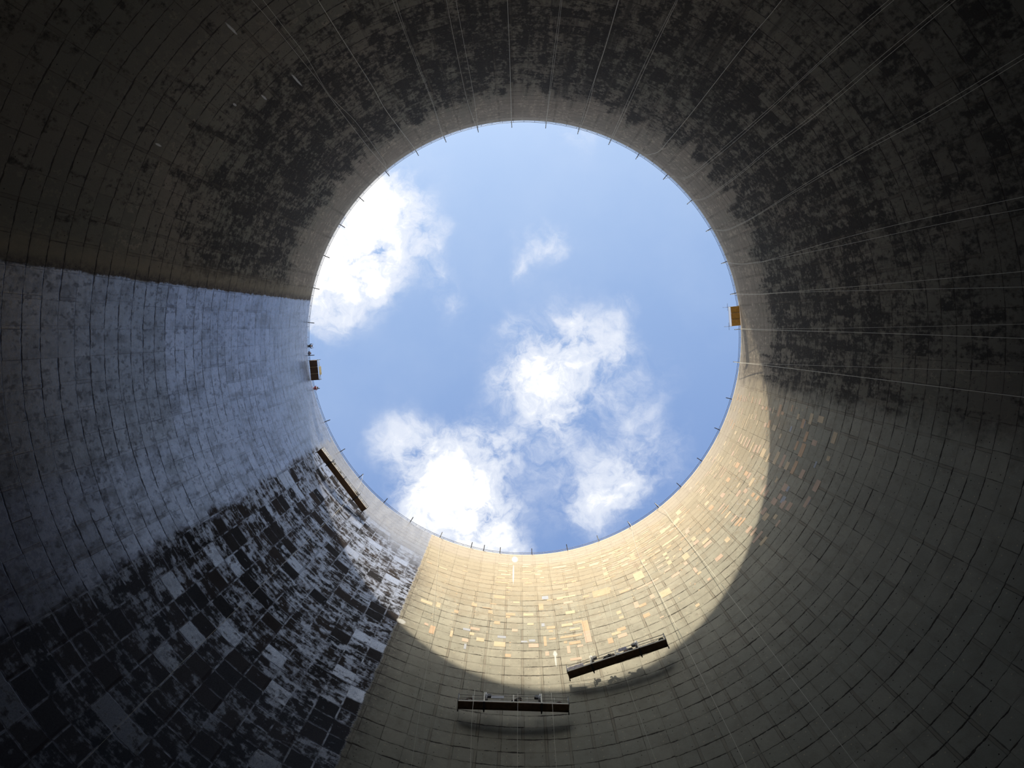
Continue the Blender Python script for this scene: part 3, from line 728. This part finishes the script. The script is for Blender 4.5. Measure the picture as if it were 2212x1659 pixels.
def person(loc, rz, label, jacket, trousers, pose='stand', group='workers on the hanging platforms and the rim', hat='hat'):
    """local +y is where the person faces"""
    t = empty('person', loc, rz); tag(t, label, 'person', group)
    V = Vector
    lean = {'stand': 8, 'bend': 62, 'lean': 35}[pose]
    hip = V((0, 0, .93)) if pose != 'bend' else V((0, -.14, .88))
    a = R(lean); up = V((0, math.sin(a), math.cos(a)))
    waist = hip + up * .16; chest = hip + up * .38; neck = hip + up * .54
    hu = V((0, math.sin(a * .75), math.cos(a * .75)))
    n2 = neck + hu * .09; head = neck + hu * .20; crown = neck + hu * .30
    def leg(s):
        k = V((s * .12, .06 if pose != 'stand' else .02, .50)); an = V((s * .13, -.03, .09)); toe = V((s * .15, .14, .04))
        return [hip + V((s * .095, 0, -.06)), k + V((0, 0, .12)), k, V((s * .125, .0, .28)), an, toe]
    def arm(s):
        sh = neck + V((s * .19, 0, -.02)) - up * .05
        if pose == 'bend': el = sh + V((s * .08, .12, -.24)); wr = el + V((-s * .03, .16, -.17))
        elif pose == 'lean': el = sh + V((s * .10, .14, -.22)); wr = el + V((-s * .03, .24, -.04))
        else: el = sh + V((s * .07, .03, -.29)); wr = el + V((-s * .04, .20, -.12))
        return [sh, (sh + el) / 2, el, (el + wr) / 2, wr]
    chains = [([hip, waist, chest, neck, n2, head, crown], [.13, .115, .13, .06, .055, .092, .07])]
    for s in (-1, 1):
        L = leg(s); chains.append((L, [.085, .07, .055, .055, .036, .038], (0, 0)))
        A = arm(s); chains.append((A, [.055, .045, .038, .036, .026], (0, 3)))
        ai = len(chains) - 1
        d = (A[4] - A[3]).normalized(); side = d.cross(V((0, 0, 1))).normalized(); dn = side.cross(d)
        palm = A[4] + d * .07
        chains.append(([palm], [.032], (ai, 4))); pi_ = len(chains) - 1
        for q, ln in zip((-1.5, -.5, .5, 1.5), (.065, .08, .075, .058)):
            f0 = palm + d * .03 + side * q * .019
            chains.append(([f0, f0 + d * ln * .5 - dn * .008, f0 + d * ln * .8 - dn * .03], [.009, .0085, .008], (pi_, 0)))
        th = A[4] + d * .035 + side * s * -.03
        chains.append(([th, th + d * .03 + side * s * -.025], [.010, .009], (ai, 4)))
    skin_mesh('body', chains, M['skin'], t, 1)
    # face
    fwd = V((0, math.cos(a * .75), -math.sin(a * .75)))
    bm = newbm(); tube(bm, [head + fwd * .085 + hu * .02, head + fwd * .115 - hu * .02], [.010, .018], 8); link_mesh('nose', bm, M['skin'], t)
    for s in (-1, 1):
        sphere_mesh('eye', head + fwd * .085 + hu * .018 + V((s * .033, 0, 0)), (.012, .012, .012), M['white'], t)
        sphere_mesh('ear', head + V((s * .09, 0, 0)), (.014, .025, .034), M['skin'], t)
    up_ch = [([hip - up * .02, waist, chest, neck - up * .02], [.155, .14, .16, .085])]
    for s in (-1, 1):
        A = arm(s); up_ch.append((A[:4] + [A[4] - (A[4] - A[3]) * .25], [.078, .064, .056, .050, .044], (0, 3)))
    skin_mesh('jacket', up_ch, M[jacket], t, 1)
    lo = [([hip + V((0, 0, .03)), hip - V((0, 0, .06))], [.15, .14])]
    for s in (-1, 1):
        L = leg(s); lo.append((L[:4] + [L[4] + V((0, 0, .05))], [.105, .09, .075, .068, .055], (0, 1)))
    skin_mesh('trousers', lo, M[trousers], t, 1)
    for s in (-1, 1):
        L = leg(s); skin_mesh('boot', [([L[4] + V((0, 0, .04)), L[4] - V((0, 0, .02)), L[5]], [.05, .052, .045])], M['rubber'], t, 1)
    h = sphere_mesh('hard_hat', (0, 0, 0), (.125, .145, .115), M[hat], t, True, 1.15)
    h.location = head + hu * .045; h.rotation_euler = (-a * .75, 0, 0)
    return t

# ------------------------------------------------------------------ suspended work platforms
def platform(pl, pr, mid, gap, label, hoists, order, flip_extra=None):
    """pl, pr: pixels of the two ends of the deck's underside; returns root, length and z"""
    depth = .66
    c = hit_r(*mid, lambda z: rad(z) - gap - depth / 2)
    z = c.z
    A, B = at_z(*pl, z), at_z(*pr, z)
    L = (B - A).length; C = (A + B) / 2
    rz = math.atan2(B.y - A.y, B.x - A.x)
    t = empty('suspended_platform', C, rz); tag(t, label, 'work platform', 'long rope-hung work platforms')
    w = depth; h = L / 2
    bm = newbm(); box(bm, (0, 0, .02), (L, w, .035), bev=.006); link_mesh('deck', bm, M['ply'], t)
    bm = newbm()
    n = max(4, round(L / 2.2))
    for k in range(n + 1):
        x = -h + L * k / n; box(bm, (min(max(x, -h + .04), h - .04), 0, -.02), (.05, w, .05))
    for s in (-1, 1): box(bm, (0, s * (w / 2 - .03), -.02), (L, .05, .06))
    link_mesh('deck_frame', bm, M['ply'], t)
    for s, nm in ((-1, 'inner_rail'), (1, 'wall_side_rail')):
        y = s * (w / 2)
        hh = 1.08 if s < 0 else .85
        rr = empty_part = None
        bm = newbm()
        for zz, q in ((hh, .030), (hh * .55, .024), (.16, .022)): tube(bm, [(-h, y, zz), (h, y, zz)], q, 8)
        rail = link_mesh(nm, bm, M['galv'], t)
        bm = newbm(); np_ = n * 2
        tube(bm, [(0, 0, .045), (0, 0, hh)], .017, 6); bal = link_mesh('baluster', bm, M['galv'], rail)
        for k in range(np_ + 1):
            q = bal if k == 0 else bal.copy()
            if k: col.objects.link(q); q.parent = rail
            q.location = (-h + .05 + (L - .1) * k / np_, y, 0)
        bm = newbm(); k = 0; x = -h + .05; st = (L - .1) / (n * 4)
        while k < n * 4:
            za, zb = (.16, hh * .55) if k % 2 == 0 else (hh * .55, .16)
            tube(bm, [(x + k * st, y, za), (x + (k + 1) * st, y, zb)], .009, 5); k += 1
        link_mesh('bracing', bm, M['galv'], rail)
        bm = newbm(); box(bm, (0, y, .08), (L, .02, .11)); link_mesh('toe_board', bm, M['cream'], t)
    # end frames and hoist stirrups
    for x in (-h, h):
        bm = newbm()
        tube(bm, [(x, -w / 2, 1.32), (x, -w / 2, -.06), (x, w / 2 + .02, -.06), (x, w / 2 + .02, .9)], .035, 8)
        link_mesh('end_frame', bm, M['steel'], t)
    for k, fx in enumerate(hoists):
        x = -h + L * fx
        bm = newbm(); box(bm, (x, -w / 2 - .03, .75), (.09, .06, 1.6), bev=.01); link_mesh('stirrup', bm, M['cream'] if order != 3 else M['steel'], t)
        bm = newbm(); box(bm, (x, 0, -.075), (.14, w + .1, .06)); link_mesh('cross_beam', bm, M['steel'], t)
        dirx = 1 if k == 0 else -1
        bm = newbm(); box(bm, (x + dirx * .16, -w / 2 + .20, 1.18), (.20, .30, .55), bev=.03)
        box(bm, (x + dirx * .05, -w / 2 + .20, 1.62), (.10, .16, .28), bev=.02)
        hoist = link_mesh('hoist', bm, M['motor'], t)
        bm = newbm(); disc(bm, (x + dirx * .34, -w / 2 + .20, 1.36), (1, 0, 0) if order == 9 else (0, 1, 0), .24, .20, 24); link_mesh('cable_drum', bm, M['steel'], hoist)
        bm = newbm(); box(bm, (x + dirx * .12, -w / 2 + .02, 1.45), (.07, .05, .38), bev=.015); link_mesh('cover', bm, M['hat'], hoist)
        # wire up to the rim
        pw_ = t_world(t, Vector((x, -w / 2 + .20, 1.7)))
        top = pw_.copy(); top.z = RIM_Z + .1
        i = nearest_arm(pw_); ph = arm_phis[i]
        bm = newbm(); tip = Vector((AX + 28.3 * math.cos(ph), AY + 28.3 * math.sin(ph), RIM_Z + .08))
        tube(bm, [pw_, tip], .005, 6)
        o = link_mesh('wire_rope', bm, M['wire']); tag(o, f'thin steel wire rising from the {["left", "right"][k]} hoist of {PNAME[order]}', 'wire', 'steel wires holding the platforms')
    for x in [-h, h] + [-h + L * fx for fx in hoists]:
        bm = newbm(); disc(bm, (x, w / 2 + .06, -.12), (1, 0, 0), .10, .09, 20); r_ = link_mesh('roller', bm, M['rubber'], t)
        bm = newbm(); tube(bm, [(x, w / 2, -.04), (x, w / 2 + .06, -.12)], .025, 6); link_mesh('roller_fork', bm, M['steel'], r_)
    bm = newbm(); box(bm, (0, -w / 2 - .03, .62), (.10, .05, 1.2), bev=.01); link_mesh('middle_post', bm, M['cream'] if order != 3 else M['steel'], t)
    return t, L, w, z, rz
def t_world(t, v):
    c, s = math.cos(t.rotation_euler[2]), math.sin(t.rotation_euler[2])
    return Vector((t.location[0] + c * v.x - s * v.y, t.location[1] + s * v.x + c * v.y, t.location[2] + v.z))
PNAME = {1: 'the lower level platform', 2: 'the tilted sunlit platform', 3: 'the platform near the rim'}
P1 = platform((989, 1522.5), (1229, 1530), (1110, 1526), 1.0, 'level brown suspended platform with white board, lowest in the picture', (.235, .755), 1)
P2 = platform((1228, 1459), (1441, 1388.5), (1335, 1424), 1.3, 'brown suspended platform sloping up to the right, casting a shadow on the sunlit concrete', (.245, .73), 2)
P3 = platform((689, 973), (787, 1102), (738, 1038), .95, 'brown suspended platform close under the rim at the lower left', (.22, .80), 3)

def on(P, x, y, z=.045):
    return t_world(P[0], Vector((x, y, z)))
def bag(P, x, y, s, m, label, cat='bag'):
    bm = newbm(); bmesh.ops.create_uvsphere(bm, u_segments=20, v_segments=12, radius=1)
    for v in bm.verts:
        k = 1 + .10 * math.sin(5 * v.co.x + 3 * v.co.z) + .06 * math.sin(9 * v.co.y)
        v.co = Vector((v.co.x * s[0] * k, v.co.y * s[1] * k, (max(v.co.z, -.75) + .75) * s[2] * k))
    o = link_mesh('sack', bm, M[m], None, True); o.location = on(P, x, y); o.rotation_euler = (0, 0, P[4]); tag(o, label, cat); return o
def coil(P, x, y, r, m, label, cat='hose', th=.028, turns=4, z=.06, hang=False):
    bm = newbm(); pts = []
    for k in range(turns * 16 + 1):
        a = 2 * math.pi * k / 16; rr = r * (1 - .06 * math.sin(a * .31)); 
        q = (rr * math.cos(a), k / 16 * th * .9 - turns * th * .45, rr * math.sin(a)) if hang else (rr * math.cos(a), rr * math.sin(a), k / 16 * th * 1.7)
        pts.append(q)
    tube(bm, pts, th, 6)
    o = link_mesh('coiled_hose', bm, M[m]); o.location = on(P, x, y, z); o.rotation_euler = (0, 0, P[4]); tag(o, label, cat); return o
def sheet(P, x, y, z, wd, ht, m, label, name='board', cat='board', wav=0.0, parent=None):
    bm = newbm(); nx = 12
    g = [[bm.verts.new((x + wd * (i / nx - .5), y + wav * math.sin(i * 1.7), z + ht * (j / 4 - .5) + wav * .5 * math.sin(i))) for i in range(nx + 1)] for j in range(5)]
    for j in range(4):
        for i in range(nx): bm.faces.new((g[j][i], g[j][i+1], g[j+1][i+1], g[j+1][i]))
    r_ = bmesh.ops.solidify(bm, geom=bm.faces[:], thickness=.012)
    o = link_mesh(name, bm, M[m]); o.location = P[0].location; o.rotation_euler = (0, 0, P[4])
    tag(o, label, cat); return o
h1 = P1[1] / 2; h2 = P2[1] / 2; w_ = P1[2]
def fx(P, px, xl, xr): return -P[1] / 2 + P[1] * (px - xl) / (xr - xl)
# things on the level platform
sheet(P1, fx(P1, 1074, 989, 1229), -w_ / 2 - .035, .80, 1.05, .42, 'white', 'bright white board fixed to the rail of the level platform', 'notice_board')
bag(P1, fx(P1, 1053, 989, 1229), -.10, (.24, .18, .20), 'hat', 'small white sack at the foot of the left hoist of the level platform')
bag(P1, fx(P1, 1063, 989, 1229), .10, (.34, .16, .34), 'navy', 'dark blue bundle below the white board on the level platform')
bag(P1, fx(P1, 1050, 989, 1229), .12, (.20, .14, .62), 'maroon', 'dark red bag standing behind the left hoist of the level platform')
bag(P1, fx(P1, 1150, 989, 1229), -.08, (.50, .16, .17), 'maroon', 'long dark red bundle lying right of centre on the level platform')
bag(P1, fx(P1, 1133, 989, 1229), -.12, (.20, .16, .14), 'green', 'small green and white cloth heap on the level platform')
bag(P1, fx(P1, 1101, 989, 1229), .08, (.26, .18, .34), 'black', 'black sack left of the middle post of the level platform')
coil(P1, fx(P1, 1013, 989, 1229), -.18, .22, 'hose', 'dark hose coil hanging at the left end of the level platform', hang=True, z=.62)
coil(P1, fx(P1, 1208, 989, 1229), -.16, .26, 'hose', 'brown hose coil hanging at the right end of the level platform', hang=True, z=.36)
person(on(P1, fx(P1, 1110, 989, 1229) , .02), P1[4] - R(90), 'person in black bent over the middle of the level platform', 'black', 'black', 'bend', hat='black')
# things on the sunlit platform
sheet(P2, fx(P2, 1246, 1228, 1441), -w_ / 2 + .06, .62, 1.5, .55, 'lav', 'crumpled lilac plastic at the left end of the sunlit platform', 'plastic_sheet', 'plastic sheet', .03)
sheet(P2, fx(P2, 1350, 1228, 1441), -w_ / 2 - .03, .80, .75, .60, 'lav', 'lilac plastic sheet hung on the rail right of the workers', 'plastic_sheet', 'plastic sheet', .035)
person(on(P2, fx(P2, 1327, 1228, 1441), .02), P2[4] + R(75), 'person in black with a white hard hat bending over the sunlit platform', 'black', 'black', 'bend')
person(on(P2, fx(P2, 1311, 1228, 1441), -.02), P2[4] - R(80), 'person in navy stooping left of the worker in the white hard hat', 'navy', 'black', 'bend', hat='black')
person(on(P2, fx(P2, 1366, 1228, 1441), .0), P2[4] + R(80), 'person in a grey jacket stooping right of the lilac sheet on the sunlit platform', 'grey', 'black', 'bend', hat='motor')
bag(P2, fx(P2, 1339, 1228, 1441), -.14, (.30, .18, .34), 'white', 'white crumpled bag at the middle of the sunlit platform')
bag(P2, fx(P2, 1296, 1228, 1441), .05, (.45, .12, .12), 'maroon', 'long dark bundle on the deck left of the workers, sunlit platform')
bag(P2, fx(P2, 1287, 1228, 1441), -.12, (.12, .12, .26), 'galv', 'small grey pail right of the left hoist, sunlit platform', 'pail')
coil(P2, fx(P2, 1432, 1228, 1441), -.16, .22, 'black', 'black hose coil at the right end of the sunlit platform', hang=True, z=.55)
bag(P2, fx(P2, 1420, 1228, 1441), -.12, (.22, .12, .16), 'black', 'small black bag near the right end of the sunlit platform')
# things on the platform under the rim
person(on(P3, -P3[1] / 2 + P3[1] * .42, .02), P3[4] + R(40), 'person in dark clothes near the middle of the platform at the left of the rim', 'navy', 'black', 'stand', hat='motor')
bag(P3, -P3[1] / 2 + P3[1] * .60, .0, (.40, .18, .70), 'grey', 'grey bundle right of the standing worker, platform at the left of the rim')
# loose ropes hanging in front of the level platform
for pix, desc in (([(1118.5, 1530), (1118, 1560), (1117.5, 1659)], 'grey rope hanging straight down past the middle of the level platform'),
                  ([(1194, 1532), (1196, 1570), (1202, 1659)], 'grey rope hanging down past the right part of the level platform'),
                  ([(1021, 1530), (1019, 1560), (1016, 1659)], 'faint grey line hanging past the left part of the level platform')):
    pts = [rope_point(x, y, 27.9) for x, y in pix]
    pts = [Vector((pts[0].x, pts[0].y, P1[3] + .95))] + pts
    last = pts[-1]; pts.append(Vector((last.x, last.y, .05)))
    bm = newbm(); tube(bm, pts, .015, 6); tag(link_mesh('rope', bm, M['rope']), desc, 'rope', 'loose ropes in front of the level platform')

# ------------------------------------------------------------------ plywood cradles hooked over the rim
def cradle(pxs, label, ply, orange):
    zb = RIM_Z - .55
    cs = [at_z(x, y, zb) for x, y in pxs]                    # underside corners: wall-start, open-start, open-end, wall-end
    C = (cs[0] + cs[3]) / 2; d = cs[3] - cs[0]; rz = math.atan2(d.y, d.x)
    L = d.length; Wd = (cs[1] - cs[0]).length
    out = Vector((C.x - AX, C.y - AY)); ly = Vector((-math.sin(rz), math.cos(rz)))
    s = -1 if out.dot(ly) > 0 else 1                         # local y towards the open middle
    t = empty('plywood_cradle', C, rz); tag(t, label, 'platform', 'small cradles on the rim')
    for k in range(3):
        bm = newbm(); box(bm, (-L / 2 + L * (k + .5) / 3, s * Wd / 2, 0), (L / 3 - .02, Wd, .03), bev=.004); link_mesh('board', bm, M[ply], t)
    for k in (1, 2):
        bm = newbm(); box(bm, (-L / 2 + L * k / 3, s * Wd * .5, -.045), (.06, Wd * .86, .05)); link_mesh('batten', bm, M['batten' if not orange else 'batten'], t)
    for x in (-L / 2, L / 2):
        bm = newbm(); tube(bm, [(x, s * Wd, 0), (x, s * Wd, 1.5), (x, -s * .5, 1.5), (x, -s * .5, .6)], .025, 8)
        link_mesh('hanger_frame', bm, M['steel'], t)
    for zz in (.55, 1.05):
        bm = newbm(); tube(bm, [(-L / 2, s * Wd, zz), (L / 2, s * Wd, zz)], .022, 8); link_mesh('rail', bm, M['galv'], t)
    if orange:
        bm = newbm(); box(bm, (0, s * (Wd + .02), .40), (L, .02, .78)); link_mesh('side_sheet', bm, M['white'], t)
        bm = newbm(); box(bm, (-L / 2 * (1), s * Wd * .55, .45), (.02, Wd * .9, .95)); link_mesh('end_sheet', bm, M['hat'], t)
        q = L / 2
        for xx in (-q, q):
            bm = newbm(); tube(bm, [(xx - .5, s * (Wd + .15), .9), (xx + .5, s * (Wd + .15), .9)], .022, 6); link_mesh('scaffold_tube', bm, M['rail'], t)
            bm = newbm(); tube(bm, [(xx, s * (Wd - .2), 1.1), (xx, s * (Wd + .75), 1.15)], .022, 6); link_mesh('scaffold_tube', bm, M['rail'], t)
    else:
        bm = newbm(); box(bm, (L * .05, s * (Wd + .03), 1.0), (L * .42, .03, 1.1)); link_mesh('side_board', bm, M['yell'], t)
        bm = newbm(); box(bm, (-L / 2, s * Wd * .45, .3), (.02, Wd * .9, .5)); link_mesh('end_sheet', bm, M['white'], t)
        bm = newbm(); tube(bm, [(-L / 2 - .02, s * Wd, 1.2), (-L / 2 - .02, s * (Wd + .2), 1.2)], .02, 6); tube(bm, [(L / 2, s * Wd, 0), (L * .1, s * (Wd + .15), 1.0)], .02, 6)
        link_mesh('diagonal_brace', bm, M['steel'], t)
    return t
cradle([(668, 779), (685, 779), (688, 821), (672, 822)], 'small dark brown plywood cradle hooked over the left of the rim', 'plyd', False)
cradle([(1597, 661), (1578, 662), (1582, 703), (1600, 703)], 'small orange plywood cradle with white sheets hooked over the right of the rim', 'plyo', True)

# people on the rim walkway
def rim_person(px, py, label, jacket, pose, off=.28, z=RIM_Z, turn=0):
    ph = rim_phi(px, py); p = wall_pt(ph, RIM_Z, 0) + Vector((math.cos(ph), math.sin(ph), 0)) * off
    p.z = z + .01
    person(p, ph + R(90) + turn, label, jacket, 'black', pose, hat='motor')
rim_person(667, 748, 'person in dark clothes on the rim above the dark cradle, the upper of two', 'black', 'lean')
rim_person(667, 764, 'person in dark clothes on the rim just above the dark cradle', 'navy', 'stand')
rim_person(680, 839, 'person in red leaning out over the rim below the dark cradle', 'red', 'bend', .30)
